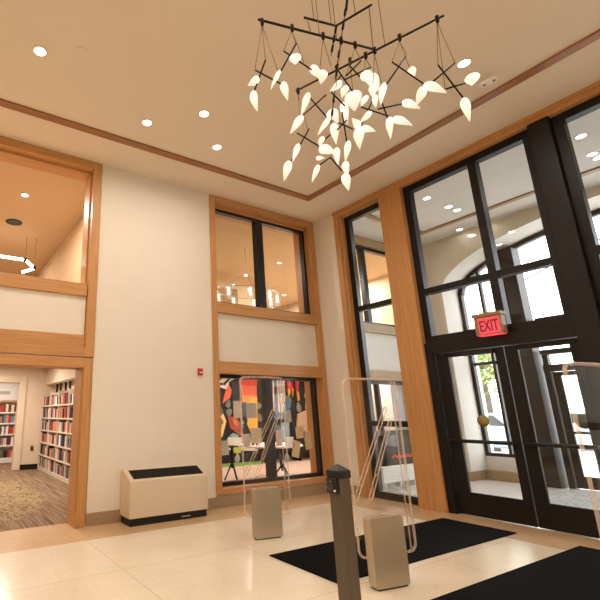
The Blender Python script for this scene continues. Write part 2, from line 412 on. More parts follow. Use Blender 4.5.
def sticker(y, z, label, mat):
    o = MB().lathe([(.0, 0), (.085, 0), (.085, .004), (0, .004)], 28, (.086, y, z), (1, 0, 0)).build('round_door_sticker', mat)
    tag(o, label, 'sticker'); return o
sticker(-2.86, 1.37, 'round brass-coloured sticker on the glass of the door leaf under the exit sign', pbr('olive_gold_vinyl', '8F7C3C', .45, .2))
sticker(-4.06, 1.37, 'round dark green sticker on the glass of the right-hand door leaf', pbr('green_vinyl', '3E4A2C', .4))

# ================================================================== VESTIBULE
struct('floor_vestibule', MB().box(.12, 4.5, -8.76, 0.0, -.1, 0), TERRV)
struct('ceiling_vestibule', MB().box(.2, 4.6, -8.76, 0, H, H+.2), VCEIL)
vt = MB().box(2.64, 2.76, -7.9, -.85, H-.03, H).box(.45, 2.64, -.97, -.85, H-.03, H)
struct('trim_14', vt, wood('stained_oak_vestibule', 1, '8A6A46', 'A37F55'), .004)
# arched wall towards the street
YA, YB, ZS, RB = -.69, -8.07, 4.35, 1.15
YC, RA = (YA+YB)/2, (YA-YB)/2
def arch(y, ra=RA, rb=RB): return ZS + rb*math.sqrt(max(0, 1-((y-YC)/ra)**2))
def arch_pts(ra=RA, rb=RB, n=48): return [(YC+ra*math.cos(PI*i/n), ZS+rb*math.sin(PI*i/n)) for i in range(n+1)]
pts = [(.0, 0), (YA, 0)] + arch_pts() + [(YB, 0), (-8.76, 0), (-8.76, H), (0, H)]
struct('wall_street', MB().prism(pts, 0, 3.5, 4.6), [VWALL, VTAN])
face = MB(); 
fp = [(y, z) for y, z in pts]
face.prism(fp, 0, 3.494, 3.5); struct('trim_15', face, VTAN)
vl = MB().box(.3, 1.12, 0, T, 0, H).box(3.3, 4.6, 0, T, 0, H).box(1.12, 3.3, 0, T, 0, .06).box(1.2, 3.2, .06, T, 2.40, 3.32)
struct('wall_vestibule', vl, [VWALL])
struct('wall_vestibule_front', MB().box(.3, 4.6, -9.06, -8.76, 0, H), VWALL)
struct('baseboard_street', MB().box(3.48, 3.494, -.69, 0, 0, .2).box(3.48, 4.24, -.705, -.69, 0, .2).box(4.05, 4.2, -1.85, -.705, 0, .2), BASEB)
struct('wall_sill', MB().box(4.2, 4.55, -1.85, -.69, 0, .5).box(4.2, 4.55, -8.07, -6.91, 0, .5), VWALL)
VW = wood('oak_vestibule', 2, 'A98F6C', 'BCA27E')
cz = MB().box(1.12, 1.24, -.02, T, .06, H).box(3.18, 3.3, -.02, T, .06, H).box(1.24, 3.18, -.02, T, 5.5, H).box(1.24, 3.18, -.02, T, 2.2, 2.42).box(1.24, 3.18, -.02, T, 3.3, 3.5)
struct('trim_16', cz, VW, .004)
window('window_7', .1, 1, 1.24, 3.18, 3.5, 5.5, mull=(1.72,), fwid=.08, mw=.14)
window('window_8', .1, 1, 1.24, 3.18, .06, 2.2, mull=(1.72,), trans=(1.05,), fwid=.08, mw=.07)
# bronze glazing in the arch
G = 4.25
ga = srt('window_9', (G, YC, 0))
o1 = arch_pts(RA, RB); o2 = arch_pts(RA-.11, RB-.11)
m = MB(); n = len(o1)
for k in range(n-1):
    a, b, c, d = o1[k], o1[k+1], o2[k+1], o2[k]
    vs = [(x, y, z) for x in (G-.05, G+.07) for y, z in (a, b, c, d)]
    m.add(vs, [(0, 1, 2, 3), (7, 6, 5, 4), (0, 4, 5, 1), (3, 2, 6, 7)])
m.box(G-.05, G+.07, YA-.08, YA, .5, ZS).box(G-.05, G+.07, YB, YB+.08, .5, ZS)
m.box(G-.05, G+.07, -1.85, YA-.08, .5, .57).box(G-.05, G+.07, YB+.08, -6.91, .5, .57)
m.build('frame', BRONZE, ga)
for y in (-1.22, -7.54):
    MB().box(G-.04, G+.06, y-.03, y+.03, .57, arch(y)-.1).build('mullion', BRONZE, ga)
for y in (-3.32, -4.38, -5.44):
    MB().box(G-.05, G+.06, y-.05, y+.05, 2.70, arch(y)-.1).build('mullion', BRONZE, ga)
for z in (1.5, 2.6, 3.42):
    t = MB()
    for a, b in ((-1.85, YA-.08), (YB+.08, -6.91)): 
        if z != 1.5: t.box(G-.04, G+.06, a, b, z-.035, z+.035)
    if z == 3.42: t.box(G-.05, G+.06, -6.56, -2.2, z-.05, z+.05)
    if t.v: t.build('transom', BRONZE, ga)
gp = MB(); hp = [(y, z) for y, z in o2]
for a, b in zip(hp[:-1], hp[1:]):
    gp.add([(G, a[0], .57 if a[0] > -1.9 or a[0] < -6.86 else 2.7), (G, b[0], .57 if a[0] > -1.9 or a[0] < -6.86 else 2.7), (G, b[0], b[1]), (G, a[0], a[1])], [(0, 1, 2, 3)])
gp.build('glass_pane', GLASS, ga)
pc = MB()
for a, b in ((-2.14, -1.76), (-7.0, -6.62)): pc.box(3.95, 4.32, a, b, 0, min(arch(a), arch(b))-.02)
struct('trim_17', pc, BRONZE, .01)
hd = MB().box(4.1, 4.32, -6.56, -2.2, 2.30, 2.44).box(4.1, 4.32, -6.56, -2.2, 2.66, 2.76)
for y in (-2.25, -4.38, -6.51): hd.box(4.12, 4.32, y-.05, y+.05, 0, 2.44)
for y in (-2.25, -3.32, -4.38, -5.44, -6.51): hd.box(4.15, 4.3, y-.05, y+.05, 2.44, 2.66)
struct('trim_18', hd, BRONZE, .006)
for i, (a, b) in enumerate(((-3.32, -2.31), (-4.32, -3.34), (-5.42, -4.44), (-6.45, -5.44))):
    door('door_%d' % (5+i), 4.2, a, b, 2.29, a+.15, b-.14, .24, 2.2)
o = MB().box(1.6, 3.95, -6.3, -2.42, 0, .012).build('walk_off_mat', pbr('grey_gravel_mat', 'A3A3A0', .95, noise=.45, nscale=26, bump=.5))
tag(o, 'mottled pale grey walk-off mat on the vestibule floor behind the doors', 'mat')
# radiator under the vestibule window
r = thing('radiator', 'long white ribbed radiator on feet under the vestibule window', 'radiator', (1.75, -.2, 0))
m = MB().box(1.02, 2.6, -.29, -.12, .1, .4)
for k in range(7): m.box(1.02, 2.6, -.30, -.29, .115+k*.041, .143+k*.041)
m.build('casing', WHITE, r, .006)
for x in (1.12, 1.6, 2.08, 2.5): B(x-.02, x+.02, -.26, -.15, 0, .1).build('leg', WHITE, r)
# ceiling vent in the vestibule
c = on(377, 219, 2, H)
v = thing('ceiling_vent', 'tan square air vent in the vestibule ceiling', 'vent', (c.x, c.y, H))
B(c.x-.17, c.x+.17, c.y-.14, c.y+.14, H-.012, H).build('frame', VTAN, v, .003)
for k in range(5): B(c.x-.14, c.x+.14, c.y-.11+k*.05, c.y-.085+k*.05, H-.02, H-.012).build('slat', VTAN, v)

# ================================================================== STREET
PAVE = pbr('pale_pavement', 'C9C7C2', .9, noise=.08, nscale=2)
gr = struct('ground', MB().box(4.6, 90, -60, 60, -.25, -.02), PAVE)
def blob(mb, c, r, n, rs, sq=.8):
    rnd = random.Random(rs)
    for _ in range(n):
        d = Vector((rnd.gauss(0, 1), rnd.gauss(0, 1), rnd.gauss(0, 1))).normalized()
        p = Vector(c)+Vector((d.x*r, d.y*r, d.z*r*sq))*rnd.uniform(.25, 1)
        a = Vector((rnd.gauss(0, 1), rnd.gauss(0, 1), rnd.gauss(0, 1))).normalized(); b = a.orthogonal().normalized()
        s = rnd.uniform(.09, .2)
        mb.add([p-a*s, p+b*s*.5, p+a*s, p-b*s*.5], [(0, 1, 2, 3)])
LV = pbr('olive_foliage', '8C9A55', .7, noise=.3, nscale=1.5); BK = pbr('grey_bark', '6B5F52', .9, noise=.2)
for i, (px, t, h, lab) in enumerate(((494, 17, 4.6, 'street tree with thin olive leaves outside the left sidelight of the arch'), (478, 24, 7.5, 'taller street tree farther off behind the arched window'))):
    p = deep(px, 430, t); p.z = -.02
    tr = thing('street_tree', lab, 'tree', p)
    MB().tube([p, p+Vector((.05, .03, h*.45)), p+Vector((-.05, .1, h*.9))], [.14, .11, .04], 8).build('trunk', BK, tr)
    m = MB(); blob(m, p+Vector((0, 0, h*.72)), h*.34, 900, i); m.build('foliage', LV, tr)
def car(p, rot, paint, lab):
    c = thing('parked_car', lab, 'car', p, rot)
    body = [(-2.2, .3), (-2.25, .75), (-1.9, .95), (-1.2, 1.0), (-.7, 1.42), (.9, 1.45), (1.6, 1.02), (2.1, .95), (2.25, .6), (2.2, .3)]
    m = MB(); m.prism([(x, z) for x, z in body], 1, -.85, .85); m.build('body', paint, c, .06)
    g = MB(); wn = [(-1.1, 1.02), (-.66, 1.36), (.84, 1.39), (1.42, 1.04)]
    g.prism(wn, 1, -.86, .86); g.build('windows', BLACKF, c)
    for x in (-1.4, 1.4):
        for y in (-.86, .86):
            MB().lathe([(0, -.1), (.3, -.1), (.33, -.06), (.33, .06), (.3, .1), (0, .1)], 20, (x, y*.93, .32), (0, 1, 0)).build('wheel', BLACK, c)
    for y in (-.6, .6): B(2.19, 2.27, y-.16, y+.16, .62, .76).build('headlight', WHITE, c)
p = deep(499, 440, 15.5); p.z = -.02
car(p, math.radians(75), pbr('blue_grey_paint', '8FA0B4', .25, .2, coat=.5), 'blue-grey car parked beyond the left sidelight of the arch')
p = deep(592, 440, 17); p.z = -.02
car(p, math.radians(80), pbr('silver_paint', 'C4C8CC', .25, .2, coat=.5), 'silver car parked beyond the right-hand entrance door')
# tie rods of the entrance canopy
def tie(a, b, lab):
    o = MB().tube([a, b], .018, 6).build('canopy_tie_rod', BRONZE); tag(o, lab, 'rod')
tie(on(523, 281, 0, 5.4), on(562, 259.5, 0, 5.4), 'thin dark tie rod slanting across the arched window, left of the middle post')
tie(on(575, 226, 0, 5.4), on(606, 243, 0, 5.4), 'thin dark tie rod slanting across the arched window, right of the middle post')

# ================================================================== ROOMS BEHIND THE BACK WALL
# library, ground level (x -9 .. -3.87), rooms above, art room (x -3.4 .. 9)
LW = pbr('peach_paint', 'E3CFB4', .8, spec=.2)
struct('floor_library', MB().box(-9.2, -3.87, .36, 12, -.1, 0), CARPET)
struct('ceiling_library', MB().box(-9.2, -3.6, T, 12, 2.95, 3.15), VCEIL)
FY = 7.3
lf = MB().box(-9.2, -6.35, FY, FY+.15, 0, 2.95).box(-4.9, -3.87, FY, FY+.15, 0, 2.95).box(-6.35, -4.9, FY, FY+.15, 2.42, 2.95)
struct('wall_library_far', lf, LW)
struct('wall_library_right', MB().box(-3.87, -3.6, T, 12, 0, 2.95), LW)
struct('wall_library_left', MB().box(-9.4, -9.2, T, 12, 0, 2.95), LW)
struct('wall_library_end', MB().box(-9.2, -3.87, 9.95, 10.1, 0, 2.95), WHITE)
struct('baseboard_library', MB().box(-4.70, -3.88, FY-.015, FY, 0, .14), BLACK)
ct = MB().box(-4.9, -4.70, FY-.05, FY+.17, 0, 2.62).box(-6.55, -6.35, FY-.05, FY+.17, 0, 2.62).box(-6.35, -4.9, FY-.05, FY+.17, 2.42, 2.62)
struct('trim_19', ct, LW, .015)
# bulkhead over the wall shelving
struct('trim_20', MB().box(-4.14, -3.87, 2.4, FY, 2.38, 2.95), LW)
o = thing('wall_outlet', 'small bronze outlet plate low on the library wall beside the shelving', 'outlet', (-4.40, FY-.006, .50))
B(-4.445, -4.355, FY-.012, FY, .50, .64).build('plate', BRASS, o, .003); B(-4.42, -4.38, FY-.016, FY-.012, .53, .61).build('socket', BLACK, o)
BOOKC = {k: pbr(k+'_book_cloth', h, .6) for k, h in dict(red='B43A30', salmon='D98A70', black='1C1A1C', navy='2B3348', cream='E0D3BC', white='EFE9DF', brown='6B4630', grey='8E8A84', orange='C8703A', green='58694A', maroon='6A2428', blue='6F93A8').items()}
CW = ['red', 'salmon', 'black', 'black', 'navy', 'cream', 'white', 'black', 'brown', 'grey', 'salmon', 'brown', 'maroon', 'blue', 'salmon', 'cream', 'maroon', 'green', 'grey', 'red']
BOOK = {}
def book(c, x, y, z, th, h, d, faces, label, group):
    """one upright book; the spine faces -x or -y"""
    k = (c, faces)
    if k not in BOOK:
        m = MB()
        if faces == 'x':
            m.box(0, 1, 0, .08, 0, 1).box(0, 1, .92, 1, 0, 1).box(0, .06, .08, .92, 0, 1).box(.06, .97, .08, .92, .02, .98, 1)
        else:
            m.box(0, .08, 0, 1, 0, 1).box(.92, 1, 0, 1, 0, 1).box(.08, .92, 0, .06, 0, 1).box(.08, .92, .06, .97, .02, .98, 1)
        o = m.build('book', [BOOKC[c], BOOKC['white']], org=(0, 0, 0)); BOOK[k] = o.data
    else:
        o = bpy.data.objects.new('book', BOOK[k]); COL.objects.link(o)
    o.location = (x, y, z); o.scale = (d, th, h) if faces == 'x' else (th, d, h)
    tag(o, label, 'book', group)
ORD = ['lowest', 'second lowest', 'third from bottom', 'third from top', 'second from top', 'top']
rnd = random.Random(3)
ya, ybk = 3.4, FY-.06; nb = 4; bw = (ybk-ya)/nb
BAY = ['nearest the doorway', 'second from the doorway', 'third from the doorway', 'farthest, against the end wall']
for k in range(nb):
    y0 = ya+k*bw
    bc = thing('bookcase', 'cream metal bookcase bay with six shelves of books, '+BAY[k], 'bookcase', (-4.05, y0+bw/2, 0))
    B(-4.22, -3.88, y0+.003, y0+.023, 0, 2.12).build('side_panel', SHELFM, bc); B(-4.22, -3.88, y0+bw-.023, y0+bw-.003, 0, 2.12).build('side_panel', SHELFM, bc)
    B(-3.895, -3.88, y0+.023, y0+bw-.023, .02, 2.12).build('back_panel', SHELFM, bc)
    B(-4.22, -3.9, y0+.023, y0+bw-.023, 0, .09).build('base', SHELFM, bc)
    for s in range(6):
        zs = .09+s*.335
        if s: B(-4.225, -3.9, y0+.023, y0+bw-.023, zs-.035, zs).build('shelf', SHELFM, bc)
    B(-3.95, -3.9, y0+bw*.5-.02, y0+bw*.5+.02, 2.12, 2.38).build('upright', BRONZE, bc)
    B(-3.95, -3.9, y0+.03, y0+.07, 2.12, 2.38).build('upright', BRONZE, bc)
    for s in range(6):
        zs = .09+s*.335; y = y0+.03
        while y < y0+bw-.1:
            th = rnd.uniform(.055, .092); c = rnd.choice(CW); h = rnd.uniform(.2, .275)
            if rnd.random() > .05:
                book(c, -4.205+rnd.uniform(0, .02), y, zs, th-.003, h, rnd.uniform(.17, .21), 'x',
                     '%s book standing on the %s shelf of the long library wall shelving' % (c, ORD[s]), '%s books on the %s shelf of the wall shelving' % (c, ORD[s]))
            y += th
# bookcase in the room beyond the far doorway
RX0, RX1, RY = -6.2, -4.05, 9.55
bc = thing('bookcase', 'white bookcase seen through the far library doorway', 'bookcase', ((RX0+RX1)/2, RY+.15, 0))
for x in (RX0, RX1-.03): B(x, x+.03, RY, RY+.35, 0, 1.95).build('side_panel', WHITE, bc)
B(RX0+.03, RX1-.03, RY+.33, RY+.35, 0, 1.95).build('back_panel', WHITE, bc)
B(RX0+.03, RX1-.03, RY+.01, RY+.33, 0, .16).build('base', WHITE, bc)
BZ = [.16, .55, .90, 1.25, 1.60]; BO = ['lowest', 'second lowest', 'middle', 'second highest', 'highest']
B(RX0+.03, RX1-.03, RY, RY+.33, 1.92, 1.96).build('top_panel', WX, bc)
for z in BZ[1:]: B(RX0+.03, RX1-.03, RY, RY+.33, z-.045, z).build('shelf', WHITE, bc)
for s, z in enumerate(BZ):
    x = -5.35
    while x < RX1-.12:
        th = rnd.uniform(.055, .1); c = rnd.choice(CW)
        book(c, x, RY+.02, z, th-.003, rnd.uniform(.2, .26), .2, 'y', '%s book on the %s shelf of the bookcase beyond the far library doorway' % (c, BO[s]), '%s books on the %s shelf of the far bookcase' % (c, BO[s]))
        x += th
sgo = thing('notice_board', 'white notice board above the far bookcase', 'notice board', (-4.98, 9.9, 2.02))
B(-5.6, -4.35, 9.90, 9.93, 1.99, 2.42).build('board', WHITE, sgo); B(-5.5, -4.75, 9.892, 9.90, 2.19, 2.3).build('notice_sheet', pbr('grey_print', 'B9B4AE', .8), sgo)

# upper floor rooms
UW = pbr('warm_plaster', 'D6BC98', .85, spec=.2)
struct('floor_upper', MB().box(-9.4, 5.15, T, 10.1, 3.16, 3.3), pbr('beige_flooring', 'C2AE94', .6))
struct('ceiling_upper', MB().box(-9.4, 5.15, T, 10.1, 5.72, 5.9), pbr('tan_plaster', 'CDB08C', .85, spec=.2))
struct('wall_upper_right', MB().box(-4.72, -4.5, T, 7.5, 3.3, 5.72), UW)
struct('wall_upper_left', MB().box(-9.4, -9.2, T, 7.5, 3.3, 5.72), UW)
struct('wall_upper_far', MB().box(-9.4, 5.15, 7.5, 7.7, 3.3, 5.72), UW)
struct('wall_upper_end', MB().box(5.0, 5.15, T, 7.5, 3.3, 5.72), UW)
struct('trim_21', MB().box(-4.74, -4.72, T+.01, 7.5, 5.5, 5.6), UW)
# pier and beam seen through the upper back window
struct('trim_22', MB().box(.9, 1.5, 4.2, 4.5, 3.3, 5.72).box(-4.5, .9, 4.2, 4.45, 5.3, 5.72), UW)
# linear pendant upstairs
lp = [on(-14, 254, 1, 4.0), on(25, 260, 1, 4.0)], [on(26, 260.5, 1, 4.0), on(34, 268, 1, 4.0)], [on(34, 268.5, 1, 4.0), on(22, 272.3, 1, 4.0)]
t = thing('linear_pendant', 'zigzag pendant of glowing white tubes in the room above the doorway', 'lamp', lp[0][1])
for a, b in lp:
    MB().tube([a, b], .035, 10).build('light_tube', TUBE, t)
for p in (lp[0][1], lp[1][1]):
    MB().lathe([(0, -.04), (.045, -.04), (.045, .04), (0, .04)], 12, p, (0, 0, 1)).build('joint', BLACK, t)
    MB().tube([p, (p.x, p.y, 5.72)], .006, 6).build('cable', CABLE, t)
c = on(14, 222, 2, 5.72)
sp = thing('ceiling_speaker', 'round black ceiling speaker in the room above the doorway', 'speaker', (c.x, c.y, 5.72))
MB().lathe([(0, 0), (.155, 0), (.155, -.015), (.13, -.02), (0, -.018)], 32, (c.x, c.y, 5.72)).build('grille', BLACK, sp)
MB().lathe([(.155, 0), (.175, 0), (.175, -.012), (.155, -.015), (.155, 0)], 32, (c.x, c.y, 5.72), cap=False).build('rim', BLACK, sp)

# pendant with glass cylinders, upper back window
c = on(241, 270, 1, 1.7)
gc = thing('glass_chandelier', 'ring chandelier with clear glass cylinders behind the upper window', 'chandelier', (c.x+.45, c.y, 4.3))
RXc = Vector((c.x+.42, c.y+.35, 4.50)); RR = .9
MB().tube([(RXc.x+RR*math.cos(2*PI*i/48), RXc.y+RR*.6*math.sin(2*PI*i/48), RXc.z) for i in range(48)], .012, 6, closed=True).build('ring', STEEL, gc)
GL2 = glassy('cylinder_glass', (.97, .95, .92), .10, .6, .05, milk=.12, milkcol=(.95, .9, .85))
for i in range(9):
    a = 2*PI*i/9+.2; p = Vector((RXc.x+RR*math.cos(a), RXc.y+RR*.6*math.sin(a), RXc.z))
    gcy = MB().lathe([(.075, 0), (.078, -.3), (.07, -.31)], 14, p).build('glass_cylinder', GL2, gc)
    gcy['_o'] = list(gc['_o']); MB().lathe([(0, -.03), (.035, -.03), (.038, -.22), (0, -.24)], 10, p).build('lamp_bulb', lamp_mat('bulb_%d' % i, (1, .9, .78), 2.2) if i == 0 else bpy.data.materials['bulb_0'], gcy)
for a in (.6, 2.7, 4.8):
    MB().tube([(RXc.x+RR*math.cos(a), RXc.y+RR*.6*math.sin(a), RXc.z), (RXc.x, RXc.y, 5.0)], .005, 6).build('cable', CABLE, gc)
MB().tube([(RXc.x, RXc.y, 5.0), (RXc.x, RXc.y, 5.72)], .009, 6).build('stem', STEEL, gc)
MB().lathe([(0, 0), (.035, -.01), (.045, -.06), (0, -.07)], 14, (RXc.x, RXc.y, 5.0)).build('hub_lamp', bpy.data.materials['bulb_0'], gc)

# ---- art room behind the lower window
PINK = pbr('pink_grey_flooring', 'D9B9A4', .5, noise=.05)
struct('floor_art_room', MB().box(-3.6, 5.15, T, 5.4, -.1, 0).box(-2.86, -.06, T-.1, T, -.1, 0), PINK)
struct('ceiling_art_room', MB().box(-3.6, 5.15, T, 5.4, 2.95, 3.15), VCEIL)
struct('wall_art_room', MB().box(-3.6, 5.15, 5.25, 5.4, 0, 2.95), pbr('black_paint', '161413', .7))
struct('wall_art_room_end', MB().box(5.02, 5.15, T, 5.25, 0, 2.95), VTAN)
MY = 5.25
def art(px): return [(on(x, y, 1, MY).x, max(.02, on(x, y, 1, MY).z)) for x, y in px]
mur = thing('wall_mural', 'colourful abstract mural on the black wall behind the lower window', 'mural', (2.6, MY, .3))
def paint(pxs, col):
    m = MB()
    for k, px in enumerate(pxs if isinstance(pxs[0][0], (tuple, list)) else [pxs]):
        q = art(px); e = .004+.0015*paint.n; paint.n += 1
        m.prism(q, 1, MY-e, MY-.0005)
    m.build('painted_shape', pbr('mural_paint', col, .6), mur)
paint.n = 0
paint([(217, 372), (240, 374), (234, 379), (229, 382), (228.5, 390), (225, 389), (217, 386)], 'E8D5C0')
paint([[(219, 378), (224, 375), (225, 376.5), (219, 381)], [(222, 384), (230, 377), (231, 378.5), (224, 386)], [(219, 384), (222, 382), (222, 386)]], '1A1614')
paint([(229, 385), (231.7, 390), (230, 398), (227, 400), (222.5, 403.5), (224, 396), (226.5, 388)], 'E8643A')
paint([(238, 374.3), (258, 375), (256.5, 386), (240, 385)], 'E23A38')
paint([(240, 385), (256.5, 386), (256.5, 396), (241.5, 395)], 'EE6A45')
paint([(241.5, 395), (256.5, 396), (257, 404), (242, 403)], 'F29A4E')
paint([(249, 398), (257, 397), (257.5, 432), (251, 434), (247, 424)], 'E9B24A')
paint([(243, 402), (245.5, 402), (245.5, 417), (243, 416)], '4A5D72')
paint([(227, 416), (236, 417), (241, 424), (248, 432), (242, 437), (230, 428)], 'A4482E')
paint([[(233, 433), (239, 435.5), (236, 438), (229, 436)], [(240, 417), (244, 423), (241, 426)]], '7FA8A6')
paint([(218, 408), (223, 414), (226, 421), (222, 437), (217, 437)], 'E3C07A')
paint([(228, 437), (258, 438), (257, 451), (222, 450)], 'D8CDBD')
paint([[(272, 376), (273.2, 376), (274, 411), (272.4, 411)]], 'E0B9A0')
paint([(276, 376), (284, 377), (285, 398), (283, 412), (278, 413), (277, 395)], 'B7A494')
paint([[(277, 380), (282, 379), (283, 384), (279, 386)], [(279, 392), (284, 390), (283, 396)]], '8C8C8E')
paint([[(278, 386), (281, 386), (282, 391), (279, 391)], [(280, 398), (283, 399), (282, 408), (279, 406)]], 'C98F78')
paint([[(218, 424), (221, 426), (220, 433)], [(241, 428), (247, 426), (249, 436), (243, 437)], [(226, 405), (229, 409), (227, 411)]], '1A1614')
paint([(231, 418), (236, 420), (238, 426), (233, 425)], 'C96A44')
paint([[(285, 377.5), (288, 377.7), (289.5, 386), (291.5, 378), (292, 389), (288.5, 392), (286.5, 386)], [(294, 378), (299, 378.2), (297, 392), (295.5, 390)]], 'DF3A32')
paint([[(287, 388), (290, 391), (288, 399)], [(291.5, 388), (293, 389), (292, 397)], [(296, 391), (298, 392), (299, 400), (297.5, 401)]], 'EDA43C')
paint([(284, 401), (291, 403), (289, 409), (283, 410)], '4E7488')
paint([[(304, 394), (306.5, 391), (307, 398), (305, 399)], [(305.5, 400), (307.5, 400), (307, 410), (305, 409)]], 'E9D9A8')
paint([(297, 414), (310, 408), (313, 424), (306, 432), (296, 428)], 'C9A284')
paint([(280, 424), (288, 420), (289, 446), (280, 446)], '8FA0A8')
paint([(232.5, 446.5), (240, 447), (240, 453), (233, 453)], 'B6B24A')
paint([(276, 446), (292, 447), (291, 452), (276, 451)], '2A2A2C')
def paper(name, col):
    m, nt, out = new_mat(name); c = [min(1, v*1.1) for v in srgb(col)]
    d = nt.nodes.new('ShaderNodeBsdfDiffuse'); d.inputs[0].default_value = (*c, 1)
    t = nt.nodes.new('ShaderNodeBsdfTranslucent'); t.inputs[0].default_value = (*c, 1)
    a = nt.nodes.new('ShaderNodeMixShader'); a.inputs[0].default_value = .5
    nt.links.new(d.outputs[0], a.inputs[1]); nt.links.new(t.outputs[0], a.inputs[2]); nt.links.new(a.outputs[0], out.inputs[0])
    return m
PAPERS = [((233.2, 401), (242.5, 418), 'E0D6C4', 0), ((246, 403), (257, 418), 'CFCAC0', 2), ((250.5, 428), (262, 443), 'DED3BD', -3), ((243, 434), (250.5, 446), 'D8CFC0', 3),
          ((219.5, 441), (229, 455), 'D8D2C8', 2), ((285, 410), (291.5, 422), 'C9C6C0', 2), ((285, 437), (294, 447), 'F4F2EE', -2), ((295.5, 427), (305, 438), 'DCCBAF', 4),
          ((292, 441), (300.5, 457), 'DFD0B4', -14), ((304, 432), (312, 449), 'D9C9AC', 8), ((275.5, 430), (282, 446), 'D8B09C', 0)]
PL = ['beige sheet taped high on the left pane of the lower window', 'grey sheet taped over the mural\'s red band on the left pane', 'cream sheet taped at the left pane\'s right edge beside the mullion', 'pale sheet taped low in the middle of the left pane',
      'grey sheet taped at the lower left corner of the left pane', 'grey sheet taped in the middle of the right pane', 'white sheet taped on the right pane above the round table', 'tan sheet taped upright right of centre on the right pane',
      'tilted cream sheet taped lowest on the right pane', 'cream sheet taped at the right edge of the right pane', 'pinkish sheet taped beside the mullion on the right pane']
PY = .215
for (a, b, c, rot), lab in zip(PAPERS, PL):
    p = on(a[0], a[1], 1, PY); q = on(b[0], b[1], 1, PY); cx, cz_ = (p.x+q.x)/2, (p.z+q.z)/2; hw, hh = abs(q.x-p.x)/2, abs(p.z-q.z)/2
    an = math.radians(rot); pp = []
    for sx, sz in ((-1, -1), (1, -1), (1, 1), (-1, 1)):
        x, z = sx*hw, sz*hh; pp.append((cx+x*math.cos(an)-z*math.sin(an), cz_+x*math.sin(an)+z*math.cos(an)))
    o = MB().prism(pp, 1, PY, PY+.003).build('paper_sheet', paper('sheet_paper', c)); tag(o, lab, 'paper', 'sheets taped to the lower back window')
LEAVES = [(228.5, 403.5, 2.4, 3.4, -20, 'B9BDB8', 'grey paper leaf beside the orange painted feather'), (229, 412, 3, 3, 60, 'C3C0B8', 'grey paper leaf below the orange painted feather'), (220.5, 411, 2.6, 3.4, 0, 'AFB3B4', 'blue-grey paper leaf at the left edge of the left pane'),
          (221, 421, 2.3, 3, 20, 'BFC0BA', 'pale paper leaf lower at the left edge of the left pane'), (259, 405.5, 2.2, 2.4, 40, 'D8D3B8', 'pale yellow paper leaf beside the mural\'s red band'), (260, 417.5, 2, 3.2, 0, 'CDBFA4', 'tan paper leaf on the dark right side of the left pane'),
          (237.5, 458, 2.4, 3.6, -10, 'CFCBC2', 'pale paper leaf beside the black stand'), (288.5, 399.5, 2.8, 3.4, 30, 'AEB8B6', 'blue-grey paper leaf high on the right pane'), (299, 407, 2.2, 3.6, 5, 'C6C7BE', 'pale paper leaf on the dark middle of the right pane'),
          (287, 457.5, 2.6, 3.8, -5, 'B5B9B4', 'grey paper leaf below the round table top'), (280, 436, 2.2, 3, -30, 'B9BBBB', 'grey paper leaf next to the mullion on the right pane')]
for px, py, rx, ry, rot, c, lab in LEAVES:
    p = on(px, py, 1, PY); s = (on(px+1, py, 1, PY)-p).x; an = math.radians(rot); pp = []
    for k in range(18):
        t_ = 2*PI*k/18; x = rx*math.sin(t_)*(1-.35*math.cos(t_)); z = ry*math.cos(t_)
        pp.append((p.x+(x*math.cos(an)-z*math.sin(an))*s, p.z+(x*math.sin(an)+z*math.cos(an))*s))
    o = MB().prism(pp, 1, PY+.004, PY+.007).build('paper_leaf', paper('leaf_paper', c)); tag(o, lab, 'paper leaf', 'paper leaves on the lower back window')
# stand, table, bench, rug, cups
p = on(233, 481, 2, 0)
st = thing('tripod_stand', 'black tripod stand behind the left pane of the lower window', 'stand', p)
zt = .74
MB().tube([(p.x, p.y, .28), (p.x, p.y, zt)], .03, 10).build('pole', BLACK, st)
for k in range(3):
    a = 2*PI*k/3+.5; MB().tube([(p.x, p.y, .42), (p.x+.19*math.cos(a), p.y+.19*math.sin(a), .018)], .018, 8).build('leg', BLACK, st)
MB().box(p.x-.24, p.x+.1, p.y-.14, p.y+.14, zt, zt+.03).box(p.x-.24, p.x-.22, p.y-.14, p.y+.14, zt-.12, zt).build('desk', BLACK, st)
p = on(283.5, 480, 2, 0)
tb = thing('round_table', 'round white-topped table on a tripod base in the art room', 'table', p)
MB().lathe([(0, .74), (.72, .74), (.74, .755), (.74, .775), (.72, .785), (0, .785)], 40, (p.x-.15, p.y+.2, 0)).build('tabletop', WHITE, tb)
MB().tube([(p.x, p.y, .2), (p.x-.05, p.y+.1, .74)], .03, 10).build('pole', BRONZE, tb)
for k in range(3):
    a = 2*PI*k/3+.2; MB().tube([(p.x, p.y, .35), (p.x+.26*math.cos(a), p.y+.26*math.sin(a), .018)], .02, 8).build('leg', BRONZE, tb)
for k, (px, lab) in enumerate(((253.5, 'brown paper cup on the round table, left of two'), (257.5, 'brown paper cup on the round table, right of two'))):
    q = on(px, 451.5, 1, p.y+.15); q.z = .785
    cp = thing('paper_cup', lab, 'cup', q, group='cups on the round table')
    MB().lathe([(0, 0), (.034, 0), (.045, .12), (.041, .12), (.031, .008), (0, .008)], 14, q).build('cup', pbr('kraft_paper', '8A5A38', .7), cp)
    MB().lathe([(0, .115), (.047, .115), (.047, .125), (0, .13)], 14, q).build('lid', WHITE, cp)
g = B(-.9+1.0, 2.4, 4.55, 5.2, 0, .015); o = g.build('green_rug', pbr('green_pile', '76A048', .95, noise=.2, nscale=30)); tag(o, 'bright green rug on the art room floor below the mural', 'rug')
bn = thing('bench', 'long black bench along the mural wall', 'bench', (3.4, 4.75, 0))
B(2.0, 4.9, 4.5, 5.0, .36, .44).build('seat', BLACK, bn, .01)
